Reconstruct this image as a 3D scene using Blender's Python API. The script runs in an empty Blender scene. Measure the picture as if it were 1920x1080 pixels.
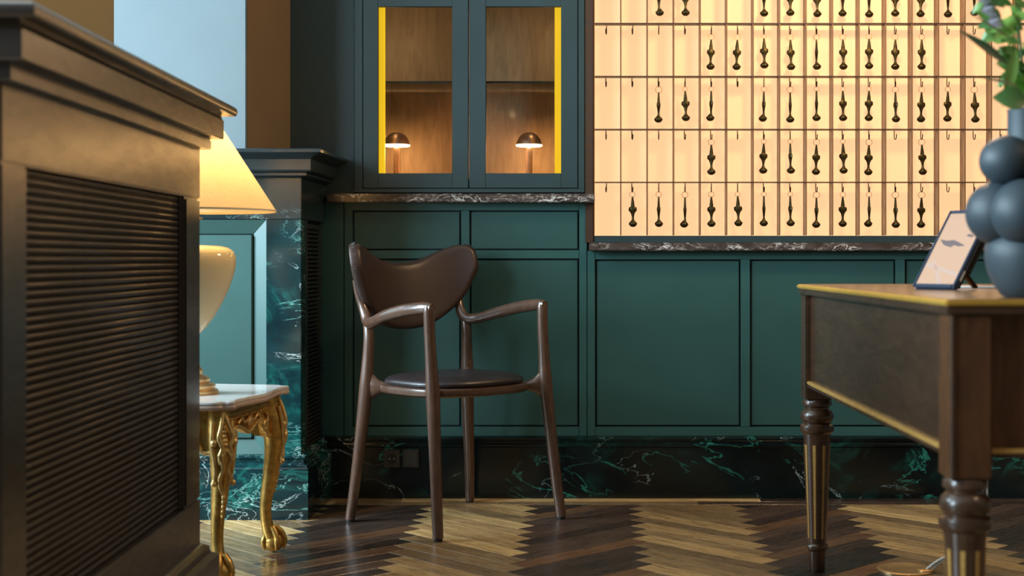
import bpy, bmesh, math, random
from mathutils import Vector, Matrix
random.seed(7)
R = math.radians
SC = bpy.context.scene
COL = SC.collection

# ------------------------------------------------------------------ camera
FPX, VX, VY, CH = 2626.0, 1120.0, 485.0, 0.80      # focal length in px, vanishing point, eye height
cam = bpy.data.cameras.new('camera')
cam.sensor_width = 36.0
cam.lens = FPX / 1920.0 * 36.0
cam.shift_x = -(VX - 960.0) / 1920.0
cam.shift_y = -(540.0 - VY) / 1920.0
cam.dof.use_dof = True
cam.dof.focus_distance = 4.35
cam.dof.aperture_fstop = 3.6
camo = bpy.data.objects.new('camera', cam)
camo.location = (0, 0, CH)
camo.rotation_euler = (R(90), 0, 0)
COL.objects.link(camo)
SC.camera = camo

# ------------------------------------------------------------------ world, light, exposure
SC.view_settings.view_transform = 'Standard'
SC.view_settings.look = 'None'
SC.view_settings.gamma = 1.0
SC.view_settings.exposure = 0.15
SC.view_settings.use_curve_mapping = False
wd = bpy.data.worlds.new('world'); SC.world = wd
wd.use_nodes = True
wd.node_tree.nodes['Background'].inputs[0].default_value = (0.55, 0.78, 1.0, 1)
wd.node_tree.nodes['Background'].inputs[1].default_value = 1.6

def area(name, loc, rot, sx, sy, power, color):
    l = bpy.data.lights.new(name, 'AREA'); l.shape = 'RECTANGLE'; l.size = sx; l.size_y = sy
    l.energy = power; l.color = color
    o = bpy.data.objects.new(name, l); o.location = loc; o.rotation_euler = rot
    COL.objects.link(o); return o
DAY = (0.66, 0.87, 1.0)
WINS = [(0.5, 1.8), (2.4, 3.9)]          # window openings along the left wall
for i, (a, b) in enumerate(WINS):
    area('window_daylight', (-3.46, (a + b) / 2, 1.95), (0, R(-90), 0), 2.1, b - a, (210, 320)[i], DAY)
WARM = (1.0, 0.66, 0.36)
def point(name, loc, power, color, rad=0.03):
    l = bpy.data.lights.new(name, 'POINT'); l.energy = power; l.color = color; l.shadow_soft_size = rad
    o = bpy.data.objects.new(name, l); o.location = loc; COL.objects.link(o); return o

# ------------------------------------------------------------------ helpers
def X(px, Y): return (px - VX) * Y / FPX
def Z(py, Y): return CH - (py - VY) * Y / FPX

OFF = {}
def off(o): return OFF.get(o.name, Vector((0, 0, 0)))

class MB:
    def __init__(s): s.v = []; s.f = []
    def add(s, vs, fs):
        n = len(s.v); s.v += [tuple(v) for v in vs]; s.f += [tuple(i + n for i in f) for f in fs]; return s
    def box(s, x0, x1, y0, y1, z0, z1):
        if x0 > x1: x0, x1 = x1, x0
        if y0 > y1: y0, y1 = y1, y0
        if z0 > z1: z0, z1 = z1, z0
        return s.add([(x0,y0,z0),(x1,y0,z0),(x1,y1,z0),(x0,y1,z0),(x0,y0,z1),(x1,y0,z1),(x1,y1,z1),(x0,y1,z1)],
                     [(0,3,2,1),(4,5,6,7),(0,1,5,4),(1,2,6,5),(2,3,7,6),(3,0,4,7)])
    def lathe(s, prof, n=32, c=(0,0,0), cap=True):
        vs = []; fs = []
        for r, z in prof:
            for k in range(n):
                a = 2*math.pi*k/n; vs.append((c[0]+r*math.cos(a), c[1]+r*math.sin(a), c[2]+z))
        m = len(prof)
        for i in range(m-1):
            for k in range(n):
                k2 = (k+1) % n
                fs.append((i*n+k, i*n+k2, (i+1)*n+k2, (i+1)*n+k))
        if cap:
            fs.append(tuple(range(n-1, -1, -1))); fs.append(tuple((m-1)*n+k for k in range(n)))
        return s.add(vs, fs)
    def tube(s, pts, rad, n=10, flat=None, up=(0,0,1)):
        """swept tube; rad: number or list of r or (ra, rb)"""
        P = [Vector(p) for p in pts]; m = len(P)
        if not isinstance(rad, (list, tuple)) or (isinstance(rad, tuple) and len(rad) == 2 and m != 2): rad = [rad]*m
        vs = []; fs = []
        prev = None
        for i in range(m):
            t = (P[min(i+1, m-1)] - P[max(i-1, 0)]).normalized()
            if prev is None:
                u = Vector(up)
                if abs(u.dot(t)) > 0.95: u = Vector((1, 0, 0)) if abs(t.x) < 0.9 else Vector((0, 1, 0))
                a = (u - t*u.dot(t)).normalized()
            else:
                a = (prev - t*prev.dot(t)).normalized()
            prev = a; b = t.cross(a)
            r = rad[i]; ra, rb = (r if isinstance(r, (tuple, list)) else (r, r))
            for k in range(n):
                th = 2*math.pi*k/n
                vs.append(P[i] + a*(ra*math.cos(th)) + b*(rb*math.sin(th)))
        for i in range(m-1):
            for k in range(n):
                k2 = (k+1) % n
                fs.append((i*n+k, i*n+k2, (i+1)*n+k2, (i+1)*n+k))
        fs.append(tuple(range(n-1, -1, -1))); fs.append(tuple((m-1)*n+k for k in range(n)))
        return s.add(vs, fs)
    def ball(s, c, r, n=16, m=10, sc=(1,1,1)):
        prof = []
        vs = [(c[0], c[1], c[2]-r*sc[2])]; fs = []
        for i in range(1, m):
            ph = -math.pi/2 + math.pi*i/m
            for k in range(n):
                a = 2*math.pi*k/n
                vs.append((c[0]+r*sc[0]*math.cos(ph)*math.cos(a), c[1]+r*sc[1]*math.cos(ph)*math.sin(a), c[2]+r*sc[2]*math.sin(ph)))
        vs.append((c[0], c[1], c[2]+r*sc[2])); L = len(vs)-1
        for k in range(n):
            k2 = (k+1) % n
            fs.append((0, 1+k2, 1+k)); fs.append((L, 1+(m-2)*n+k, 1+(m-2)*n+k2))
            for i in range(m-2):
                fs.append((1+i*n+k, 1+i*n+k2, 1+(i+1)*n+k2, 1+(i+1)*n+k))
        return s.add(vs, fs)
    def prism(s, poly, z0, z1):
        n = len(poly)
        return s.add([(x, y, z0) for x, y in poly] + [(x, y, z1) for x, y in poly],
                     [tuple(range(n-1, -1, -1)), tuple(range(n, 2*n))] + [(i, (i+1) % n, n+(i+1) % n, n+i) for i in range(n)])
    def mould(s, path, prof, base=None):
        """profile (offset to the right of travel, z) swept along an XY polyline with mitres; closed to base offset 'base'"""
        prof = list(prof)
        if base is not None: prof = [(base, prof[0][1])] + prof + [(base, prof[-1][1])]
        P = [Vector((p[0], p[1])) for p in path]; m = len(P); n = len(prof)
        vs = []; fs = []
        for i in range(m):
            d0 = (P[i]-P[i-1]).normalized() if i > 0 else None
            d1 = (P[i+1]-P[i]).normalized() if i < m-1 else None
            if d0 is None: d0 = d1
            if d1 is None: d1 = d0
            n0 = Vector((d0.y, -d0.x)); n1 = Vector((d1.y, -d1.x))
            nn = (n0+n1); nn = nn / (nn.dot(n0))
            for o, z in prof:
                q = P[i] + nn*o; vs.append((q.x, q.y, z))
        for i in range(m-1):
            for k in range(n):
                k2 = (k+1) % n
                fs.append((i*n+k, (i+1)*n+k, (i+1)*n+k2, i*n+k2))
        fs.append(tuple(range(n))); fs.append(tuple((m-1)*n+k for k in range(n-1, -1, -1)))
        return s.add(vs, fs)
    def mesh(s, name, mat, bevel=0, smooth=35, seg=2):
        me = bpy.data.meshes.new(name)
        o = OFFCUR[0]
        me.from_pydata([(v[0]-o.x, v[1]-o.y, v[2]-o.z) for v in s.v], [], s.f)
        bm = bmesh.new(); bm.from_mesh(me)
        bmesh.ops.recalc_face_normals(bm, faces=bm.faces)
        if bevel:
            ed = [e for e in bm.edges if len(e.link_faces) == 2 and e.calc_face_angle(0) > R(30)]
            bmesh.ops.bevel(bm, geom=ed, offset=bevel, segments=seg, affect='EDGES', clamp_overlap=True)
        bm.to_mesh(me); bm.free()
        if smooth:
            for p in me.polygons: p.use_smooth = True
            me.set_sharp_from_angle(angle=R(smooth))
        me.materials.append(mat)
        return me
    def build(s, name, mat, parent=None, bevel=0, smooth=35, label=None, seg=2):
        OFFCUR[0] = off(parent) if parent else Vector((0, 0, 0))
        me = s.mesh(name, mat, bevel, smooth, seg)
        OFFCUR[0] = Vector((0, 0, 0))
        o = bpy.data.objects.new(name, me); COL.objects.link(o)
        if parent: o.parent = parent; OFF[o.name] = off(parent)
        if label: o['label'] = label
        return o
OFFCUR = [Vector((0, 0, 0))]

def tag(o, label, cat, group=None):
    o['label'] = label; o['category'] = cat
    if group: o['group'] = group
    return o
def thing(name, loc, label, cat, group=None, rz=0, world=True):
    o = bpy.data.objects.new(name, None); COL.objects.link(o)
    o.location = loc; o.rotation_euler = (0, 0, rz); o.empty_display_size = 0.05
    if world: OFF[o.name] = Vector(loc)
    return tag(o, label, cat, group)
def structure(o): o['kind'] = 'structure'; return o
def share(me, name, parent, loc=(0,0,0), rz=0, rot=None):
    o = bpy.data.objects.new(name, me); COL.objects.link(o); o.parent = parent
    o.location = Vector(loc) - off(parent) if parent else loc
    o.rotation_euler = rot if rot else (0, 0, rz)
    return o
def spline(pts, k=6):
    """Catmull-Rom through points (any dimension)"""
    out = []
    n = len(pts)
    for i in range(n-1):
        p0 = pts[max(i-1,0)]; p1 = pts[i]; p2 = pts[i+1]; p3 = pts[min(i+2,n-1)]
        for j in range(k):
            t = j/k
            out.append(tuple(0.5*((2*b)+(-a+c)*t+(2*a-5*b+4*c-d)*t*t+(-a+3*b-3*c+d)*t**3) for a,b,c,d in zip(p0,p1,p2,p3)))
    out.append(tuple(pts[-1])); return out

# ------------------------------------------------------------------ materials
def new_mat(name):
    m = bpy.data.materials.new(name); m.use_nodes = True
    nt = m.node_tree; b = nt.nodes['Principled BSDF']
    return m, nt, b
def N(nt, t, **kw):
    n = nt.nodes.new(t)
    for k, v in kw.items(): setattr(n, k, v)
    return n
def setin(n, **kw):
    for k, v in kw.items(): n.inputs[k.replace('_', ' ')].default_value = v
def ramp(nt, stops, interp='LINEAR'):
    r = N(nt, 'ShaderNodeValToRGB'); r.color_ramp.interpolation = interp
    e = r.color_ramp.elements
    while len(e) < len(stops): e.new(0.5)
    for el, (p, c) in zip(e, stops):
        el.position = p; el.color = (*c, 1) if len(c) == 3 else c
    return r
def coords(nt, scale=(1,1,1), kind='Object', loc=(0,0,0)):
    tc = N(nt, 'ShaderNodeTexCoord'); mp = N(nt, 'ShaderNodeMapping')
    mp.inputs['Scale'].default_value = scale; mp.inputs['Location'].default_value = loc
    nt.links.new(tc.outputs[kind], mp.inputs['Vector']); return mp.outputs[0]
def noise(nt, vec, scale, detail=4, rough=0.55, dist=0.0):
    n = N(nt, 'ShaderNodeTexNoise'); setin(n, Scale=scale, Detail=detail, Roughness=rough, Distortion=dist)
    nt.links.new(vec, n.inputs['Vector']); return n.outputs['Fac']
def bump(nt, b, h, strength=0.2, dist=0.002):
    n = N(nt, 'ShaderNodeBump'); setin(n, Strength=strength, Distance=dist)
    nt.links.new(h, n.inputs['Height']); nt.links.new(n.outputs[0], b.inputs['Normal'])

def paint(name, c, rough=0.5, var=0.12, grain=180, bstr=0.15, spec=0.5):
    m, nt, b = new_mat(name)
    v = coords(nt)
    f = noise(nt, v, 3.0, 5)
    lo = tuple(x*(1-var) for x in c); hi = tuple(min(1, x*(1+var)) for x in c)
    r = ramp(nt, [(0.3, lo), (0.7, hi)]); nt.links.new(f, r.inputs[0]); nt.links.new(r.outputs[0], b.inputs['Base Color'])
    b.inputs['Roughness'].default_value = rough; b.inputs['Specular IOR Level'].default_value = spec
    bump(nt, b, noise(nt, v, grain, 2), bstr, 0.0008)
    return m
def wood(name, dark, light, stretch=(1, 1, 12), scale=9, rough=0.3, coat=0.0, bstr=0.1, kind='Object'):
    m, nt, b = new_mat(name)
    v = coords(nt, tuple(1.0*s for s in stretch), kind)
    f = noise(nt, v, scale, 8, 0.62, 1.2)
    r = ramp(nt, [(0.28, dark), (0.72, light)]); nt.links.new(f, r.inputs[0]); nt.links.new(r.outputs[0], b.inputs['Base Color'])
    rr = ramp(nt, [(0.3, (rough*1.25,)*3), (0.7, (rough*0.8,)*3)]); nt.links.new(f, rr.inputs[0]); nt.links.new(rr.outputs[0], b.inputs['Roughness'])
    b.inputs['Coat Weight'].default_value = coat; b.inputs['Coat Roughness'].default_value = 0.12
    bump(nt, b, f, bstr, 0.001)
    return m
def metal(name, c, rough=0.3, var=0.15, metallic=1.0, scale=25, bstr=0.0):
    m, nt, b = new_mat(name)
    v = coords(nt)
    f = noise(nt, v, scale, 4)
    r = ramp(nt, [(0.3, tuple(x*(1-var) for x in c)), (0.7, tuple(min(1, x*(1+var)) for x in c))])
    nt.links.new(f, r.inputs[0]); nt.links.new(r.outputs[0], b.inputs['Base Color'])
    b.inputs['Metallic'].default_value = metallic; b.inputs['Roughness'].default_value = rough
    if bstr: bump(nt, b, f, bstr, 0.001)
    return m
def emit(name, c, s):
    m, nt, b = new_mat(name)
    v = coords(nt); f = noise(nt, v, 2.0, 2)
    r = ramp(nt, [(0.0, tuple(x*0.97 for x in c)), (1.0, c)]); nt.links.new(f, r.inputs[0])
    nt.links.new(r.outputs[0], b.inputs['Emission Color']); b.inputs['Emission Strength'].default_value = s
    b.inputs['Base Color'].default_value = (*[x*0.5 for x in c], 1); b.inputs['Roughness'].default_value = 0.6
    return m
def vein_mask(nt, vec, scale, width, detail, dist, mscale, mlo, mhi):
    f = noise(nt, vec, scale, detail, 0.6, dist)
    a = N(nt, 'ShaderNodeMath', operation='SUBTRACT'); nt.links.new(f, a.inputs[0]); a.inputs[1].default_value = 0.5
    ab = N(nt, 'ShaderNodeMath', operation='ABSOLUTE'); nt.links.new(a.outputs[0], ab.inputs[0])
    r = ramp(nt, [(0.0, (1,1,1)), (width*0.4, (0.45,)*3), (width, (0,0,0))]); nt.links.new(ab.outputs[0], r.inputs[0])
    g = noise(nt, vec, mscale, 3, 0.5)
    mr = ramp(nt, [(mlo, (0,0,0)), (mhi, (1,1,1))]); nt.links.new(g, mr.inputs[0])
    mu = N(nt, 'ShaderNodeMath', operation='MULTIPLY'); nt.links.new(r.outputs[0], mu.inputs[0]); nt.links.new(mr.outputs[0], mu.inputs[1])
    return mu.outputs[0]
def mixc(nt, fac, a, b):
    m = N(nt, 'ShaderNodeMix', data_type='RGBA')
    if isinstance(fac, float): m.inputs[0].default_value = fac
    else: nt.links.new(fac, m.inputs[0])
    for i, c in ((6, a), (7, b)):
        if isinstance(c, tuple): m.inputs[i].default_value = (*c, 1)
        else: nt.links.new(c, m.inputs[i])
    return m.outputs[2]
def marble(name, base, cloud, layers, rough=0.15, cscale=2.5, loc=(0,0,0), spec=0.5, rot=0.6):
    m, nt, b = new_mat(name)
    tc = N(nt, 'ShaderNodeTexCoord'); mp = N(nt, 'ShaderNodeMapping')
    mp.inputs['Rotation'].default_value = (0, R(35)*rot, 0); mp.inputs['Scale'].default_value = (1, 1, 1.9); mp.inputs['Location'].default_value = loc
    nt.links.new(tc.outputs['Object'], mp.inputs['Vector']); v = mp.outputs[0]
    f = noise(nt, v, cscale, 6, 0.6, 0.6)
    r = ramp(nt, [(0.42, base), (0.75, cloud)]); nt.links.new(f, r.inputs[0]); c = r.outputs[0]
    for (sc, w, det, dist, ms, lo, hi, col) in layers:
        c = mixc(nt, vein_mask(nt, v, sc, w, det, dist, ms, lo, hi), c, col)
    nt.links.new(c, b.inputs['Base Color']); b.inputs['Roughness'].default_value = rough
    b.inputs['Specular IOR Level'].default_value = spec
    return m
def glass_mat(name, tint=(1,1,1), ior=1.45, extra=0.0):
    m, nt, b = new_mat(name); nt.nodes.remove(b)
    out = nt.nodes['Material Output']
    t = N(nt, 'ShaderNodeBsdfTransparent'); t.inputs[0].default_value = (*tint, 1)
    g = N(nt, 'ShaderNodeBsdfGlossy'); g.inputs['Roughness'].default_value = 0.03
    fr = N(nt, 'ShaderNodeFresnel'); fr.inputs[0].default_value = ior
    mx = N(nt, 'ShaderNodeMixShader'); nt.links.new(fr.outputs[0], mx.inputs[0])
    nt.links.new(t.outputs[0], mx.inputs[1]); nt.links.new(g.outputs[0], mx.inputs[2]); nt.links.new(mx.outputs[0], out.inputs[0])
    return m

M = {}
M['teal'] = paint('teal_paint', (0.026, 0.086, 0.080), 0.42)
M['teal_panel'] = paint('teal_panel_paint', (0.021, 0.072, 0.066), 0.45)
M['groove'] = paint('groove_paint', (0.006, 0.018, 0.019), 0.7)
M['cab_paint'] = paint('cabinet_paint', (0.018, 0.036, 0.039), 0.45)
M['plaster'] = paint('pale_plaster', (0.50, 0.53, 0.52), 0.75, 0.06, 90)
M['plaster_daylit'] = paint('daylight_blue_plaster', (0.135, 0.175, 0.19), 0.75, 0.06, 90)  # pier front: blue of the daylight put into its colour
M['plaster_warmlit'] = paint('warm_light_plaster', (0.19, 0.125, 0.065), 0.8, 0.08, 90)  # rest of the pier: brown of dim warm light put into its colour
M['rear_brown'] = paint('dark_brown_plaster', (0.066, 0.031, 0.009), 0.9, 0.08, 90, 0.15, 0.08)
M['black_gloss'] = paint('blue_black_gloss', (0.016, 0.026, 0.030), 0.22, 0.3, 60, 0.05)
M['tan_wall'] = paint('tan_plaster', (0.16, 0.115, 0.07), 0.8, 0.08, 90)
M['ceiling'] = paint('ceiling_paint', (0.42, 0.38, 0.33), 0.8, 0.04, 60)
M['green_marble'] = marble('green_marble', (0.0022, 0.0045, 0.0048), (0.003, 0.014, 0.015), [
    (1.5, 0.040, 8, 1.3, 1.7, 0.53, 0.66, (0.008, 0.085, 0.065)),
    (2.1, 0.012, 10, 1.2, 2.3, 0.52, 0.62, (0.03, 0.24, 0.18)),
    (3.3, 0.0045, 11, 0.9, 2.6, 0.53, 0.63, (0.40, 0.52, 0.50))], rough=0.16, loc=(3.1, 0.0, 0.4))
M['green_marble_lit'] = marble('green_marble_daylit', (0.005, 0.018, 0.022), (0.006, 0.044, 0.052), [
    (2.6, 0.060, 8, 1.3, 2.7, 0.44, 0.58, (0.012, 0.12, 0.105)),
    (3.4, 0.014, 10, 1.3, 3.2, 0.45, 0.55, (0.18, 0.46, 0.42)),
    (4.6, 0.0065, 11, 1.0, 3.4, 0.47, 0.57, (0.65, 0.80, 0.77))], rough=0.14, loc=(0.4, 0.2, 0.9))  # paler copy of the green marble, daylight put into its colours
M['dark_marble'] = marble('dark_veined_marble', (0.012, 0.022, 0.026), (0.022, 0.040, 0.046), [
    (2.4, 0.006, 10, 1.0, 2.4, 0.54, 0.62, (0.22, 0.40, 0.40))], rough=0.18, loc=(1.4, 0.2, 0.1))
M['brown_marble'] = marble('brown_marble', (0.045, 0.032, 0.027), (0.11, 0.08, 0.07), [
    (14, 0.030, 8, 1.8, 7, 0.46, 0.58, (0.40, 0.34, 0.30)),
    (16, 0.030, 8, 1.6, 9, 0.50, 0.57, (0.85, 0.80, 0.75))], rough=0.2, cscale=12)
M['white_marble'] = marble('white_marble', (0.72, 0.70, 0.68), (0.60, 0.58, 0.57), [
    (5, 0.020, 7, 1.5, 4, 0.5, 0.6, (0.42, 0.33, 0.30))], rough=0.12, cscale=6)
M['pink_edge'] = marble('pinkish_marble_edge', (0.62, 0.47, 0.40), (0.50, 0.36, 0.30), [
    (9, 0.03, 7, 1.5, 6, 0.5, 0.6, (0.70, 0.62, 0.58))], rough=0.2, cscale=9)
M['counter_wood'] = wood('counter_dark_wood', (0.011, 0.006, 0.004), (0.028, 0.015, 0.009), (1, 1.5, 6), 5, 0.36, 1.0)
for k_, v_ in (('Coat Roughness', 0.27), ('Coat IOR', 1.9), ('Specular IOR Level', 0.4)): M['counter_wood'].node_tree.nodes['Principled BSDF'].inputs[k_].default_value = v_
M['counter_slat'] = wood('counter_slat_wood', (0.009, 0.005, 0.003), (0.022, 0.012, 0.008), (3, 1, 6), 5, 0.42, 0.35)
M['black'] = paint('black_backing', (0.006, 0.006, 0.006), 0.7)
M['chair_wood'] = wood('walnut_chair_wood', (0.040, 0.020, 0.013), (0.125, 0.062, 0.038), (6, 6, 1), 14, 0.30, 0.5, 0.2)
M['desk_wood'] = wood('mahogany_desk_wood', (0.040, 0.018, 0.010), (0.095, 0.045, 0.024), (1, 1, 5), 7, 0.30, 0.5)
M['desk_front'] = wood('red_mahogany', (0.060, 0.022, 0.009), (0.15, 0.062, 0.024), (4, 4, 1), 7, 0.35, 0.3)
M['desk_top'] = wood('desk_top_veneer', (0.22, 0.11, 0.045), (0.42, 0.24, 0.11), (5, 1, 1), 6, 0.22, 0.4)
M['inlay'] = wood('yellow_satinwood', (0.45, 0.24, 0.06), (0.62, 0.36, 0.11), (1, 6, 6), 9, 0.35, 0.3)
M['brass_edge'] = metal('yellow_brass_edge', (0.78, 0.46, 0.09), 0.35, 0.08, 0.5)
M['gold'] = metal('gilt', (0.62, 0.37, 0.095), 0.34, 0.3, 0.85, 60, 0.4)
M['gold_pale'] = metal('pale_gilt', (0.72, 0.50, 0.20), 0.36, 0.25, 0.7, 80, 0.4)
M['brass'] = metal('brass', (0.75, 0.52, 0.26), 0.32, 0.1, 0.75)
M['key_brass'] = metal('dark_brass', (0.075, 0.058, 0.020), 0.42, 0.4, 0.8, 90)
M['hook'] = metal('dark_hook_metal', (0.06, 0.035, 0.015), 0.4, 0.2, 0.8)
M['ring'] = metal('pale_brass_ring', (0.55, 0.33, 0.14), 0.4, 0.1, 0.7)
M['key_wood'] = wood('key_rack_wood', (0.10, 0.042, 0.016), (0.20, 0.090, 0.035), (5, 5, 1), 12, 0.45)
M['rack_dark'] = wood('dark_rack_wood', (0.030, 0.014, 0.007), (0.06, 0.028, 0.013), (1, 5, 5), 12, 0.45)
M['backlight'] = emit('warm_backlit_panel', (1.0, 0.60, 0.31), 0.92)
M['led'] = emit('yellow_led', (1.0, 0.60, 0.015), 0.85)
M['cab_inside'] = wood('cabinet_lining_wood', (0.20, 0.125, 0.070), (0.31, 0.20, 0.115), (6, 6, 1), 6, 0.55)
M['glass'] = glass_mat('clear_pane', (0.93, 0.95, 0.94))
M['shelf_glass'] = glass_mat('shelf_glass', (0.90, 0.93, 0.91))
M['copper'] = metal('copper_lamp', (0.62, 0.34, 0.22), 0.36, 0.1, 0.85)
M['lamp_disc'] = emit('lamp_diffuser', (1.0, 0.78, 0.45), 9.0)
M['opal'] = emit('opal_globe', (1.0, 0.66, 0.36), 4.0)
M['leather'] = paint('brown_leather', (0.042, 0.022, 0.017), 0.36, 0.2, 420, 0.5)
M['leather_seat'] = paint('seat_leather', (0.022, 0.016, 0.017), 0.34, 0.2, 420, 0.5)
M['stitch'] = paint('stitch_thread', (0.09, 0.075, 0.07), 0.7)
M['rubber'] = paint('glide_plastic', (0.02, 0.018, 0.016), 0.6)
M['vase'] = paint('blue_grey_ceramic', (0.036, 0.054, 0.068), 0.50, 0.15, 500, 0.5)
M['cream'] = paint('cream_ceramic', (0.95, 0.84, 0.56), 0.10, 0.03, 20, 0.0)
M['screen_frame'] = paint('navy_rubber_case', (0.035, 0.055, 0.10), 0.35)
M['case_black'] = paint('black_case_back', (0.008, 0.008, 0.010), 0.5)
M['screen'] = emit('screen_peach_reflection', (1.0, 0.69, 0.48), 0.70)  # emission stands in for the warm room reflected on the glass
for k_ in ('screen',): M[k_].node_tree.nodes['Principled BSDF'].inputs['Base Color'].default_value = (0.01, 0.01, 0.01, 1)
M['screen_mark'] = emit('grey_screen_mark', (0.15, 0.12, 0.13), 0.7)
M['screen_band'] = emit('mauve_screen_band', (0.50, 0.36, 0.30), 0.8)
M['white_plastic'] = paint('white_plastic', (0.75, 0.75, 0.75), 0.4, 0.03)
M['socket'] = paint('dark_socket_plate', (0.040, 0.034, 0.027), 0.35)
M['socket_in'] = paint('socket_recess', (0.010, 0.009, 0.008), 0.45)
M['lilac'] = paint('pale_lilac_petal', (0.62, 0.60, 0.74), 0.6, 0.1)
M['stem'] = paint('green_stem', (0.06, 0.14, 0.03), 0.5, 0.2)
M['dry_leaf'] = paint('dry_olive_leaf', (0.20, 0.17, 0.08), 0.6, 0.2)

def leaf_mat(name, lo, hi):
    m, nt, b = new_mat(name)
    v = coords(nt); f = noise(nt, v, 25, 4)
    oi = N(nt, 'ShaderNodeObjectInfo')
    r = ramp(nt, [(0.0, lo), (1.0, hi)])
    ad = N(nt, 'ShaderNodeMath', operation='ADD'); mu = N(nt, 'ShaderNodeMath', operation='MULTIPLY'); mu.inputs[1].default_value = 0.35
    nt.links.new(f, mu.inputs[0]); nt.links.new(mu.outputs[0], ad.inputs[0])
    m2 = N(nt, 'ShaderNodeMath', operation='MULTIPLY'); m2.inputs[1].default_value = 0.75
    nt.links.new(oi.outputs['Random'], m2.inputs[0]); nt.links.new(m2.outputs[0], ad.inputs[1])
    nt.links.new(ad.outputs[0], r.inputs[0]); nt.links.new(r.outputs[0], b.inputs['Base Color'])
    b.inputs['Roughness'].default_value = 0.4
    return m
M['leaf'] = leaf_mat('leaf_green', (0.03, 0.13, 0.045), (0.28, 0.46, 0.09))
M['leaf_dark'] = leaf_mat('leaf_deep_green', (0.015, 0.06, 0.03), (0.035, 0.10, 0.045))

def shade_mat():
    m, nt, b = new_mat('cream_lampshade'); nt.nodes.remove(b)
    v = coords(nt); f = noise(nt, v, 120, 3)
    r = ramp(nt, [(0.3, (0.86, 0.66, 0.37)), (0.7, (0.92, 0.73, 0.43))]); nt.links.new(f, r.inputs[0])
    d = N(nt, 'ShaderNodeBsdfDiffuse'); t = N(nt, 'ShaderNodeBsdfTranslucent'); mx = N(nt, 'ShaderNodeMixShader'); mx.inputs[0].default_value = 0.55
    nt.links.new(r.outputs[0], d.inputs[0]); nt.links.new(r.outputs[0], t.inputs[0])
    nt.links.new(d.outputs[0], mx.inputs[1]); nt.links.new(t.outputs[0], mx.inputs[2])
    nt.links.new(mx.outputs[0], nt.nodes['Material Output'].inputs[0]); return m
M['shade'] = shade_mat()

def plank_mat(name, stops, rough=0.32):
    m, nt, b = new_mat(name)
    oi = N(nt, 'ShaderNodeObjectInfo'); ge = N(nt, 'ShaderNodeNewGeometry')
    ad = N(nt, 'ShaderNodeMath', operation='ADD'); nt.links.new(oi.outputs['Random'], ad.inputs[0]); nt.links.new(ge.outputs['Random Per Island'], ad.inputs[1])
    fr = N(nt, 'ShaderNodeMath', operation='FRACT'); nt.links.new(ad.outputs[0], fr.inputs[0])
    tc = N(nt, 'ShaderNodeTexCoord'); cm = N(nt, 'ShaderNodeCombineXYZ')
    k = N(nt, 'ShaderNodeMath', operation='MULTIPLY'); k.inputs[1].default_value = 37.0; nt.links.new(fr.outputs[0], k.inputs[0])
    nt.links.new(k.outputs[0], cm.inputs[0]); nt.links.new(k.outputs[0], cm.inputs[1])
    va = N(nt, 'ShaderNodeVectorMath', operation='ADD'); nt.links.new(tc.outputs['Object'], va.inputs[0]); nt.links.new(cm.outputs[0], va.inputs[1])
    mp = N(nt, 'ShaderNodeMapping'); mp.inputs['Scale'].default_value = (2.5, 34, 34); nt.links.new(va.outputs[0], mp.inputs['Vector'])
    g = noise(nt, mp.outputs[0], 3.2, 8, 0.65, 0.8)
    r = ramp(nt, stops); nt.links.new(fr.outputs[0], r.inputs[0])
    gr = ramp(nt, [(0.30, (0.40, 0.37, 0.35)), (0.46, (0.85, 0.84, 0.83)), (0.70, (1.25, 1.25, 1.25))]); nt.links.new(g, gr.inputs[0])
    mx = N(nt, 'ShaderNodeMix', data_type='RGBA', blend_type='MULTIPLY'); mx.inputs[0].default_value = 1.0
    nt.links.new(r.outputs[0], mx.inputs[6]); nt.links.new(gr.outputs[0], mx.inputs[7])
    # worn scuffs
    sp = N(nt, 'ShaderNodeMapping'); sp.inputs['Scale'].default_value = (6, 60, 60); nt.links.new(va.outputs[0], sp.inputs['Vector'])
    w = noise(nt, sp.outputs[0], 5, 6, 0.7)
    wr = ramp(nt, [(0.62, (0,0,0)), (0.70, (0.5,0.5,0.5))]); nt.links.new(w, wr.inputs[0])
    c = mixc(nt, wr.outputs[0], mx.outputs[2], (0.23, 0.20, 0.17))
    nt.links.new(c, b.inputs['Base Color'])
    rr = ramp(nt, [(0.3, (rough*0.75,)*3), (0.7, (rough*1.4,)*3)]); nt.links.new(g, rr.inputs[0]); nt.links.new(rr.outputs[0], b.inputs['Roughness'])
    bump(nt, b, g, 0.35, 0.0012)
    b.inputs['Coat Weight'].default_value = 0.35; b.inputs['Coat Roughness'].default_value = 0.22
    return m
M['plank_light'] = plank_mat('oak_plank_bright_sheen', [(0.0, (0.20, 0.125, 0.062)), (0.3, (0.31, 0.20, 0.095)), (0.65, (0.42, 0.265, 0.115)), (0.9, (0.60, 0.40, 0.17)), (1.0, (0.72, 0.48, 0.21))], 0.27)  # left-running boards: bright sheen put into colour; border strips are paler wood
M['plank_dark'] = plank_mat('oak_plank_dark_sheen', [(0.0, (0.035, 0.021, 0.016)), (0.5, (0.070, 0.042, 0.031)), (0.82, (0.105, 0.062, 0.042)), (0.95, (0.20, 0.095, 0.042)), (1.0, (0.24, 0.12, 0.05))], 0.27)  # right-running boards: lack of sheen put into colour; border strips are darker wood

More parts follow.
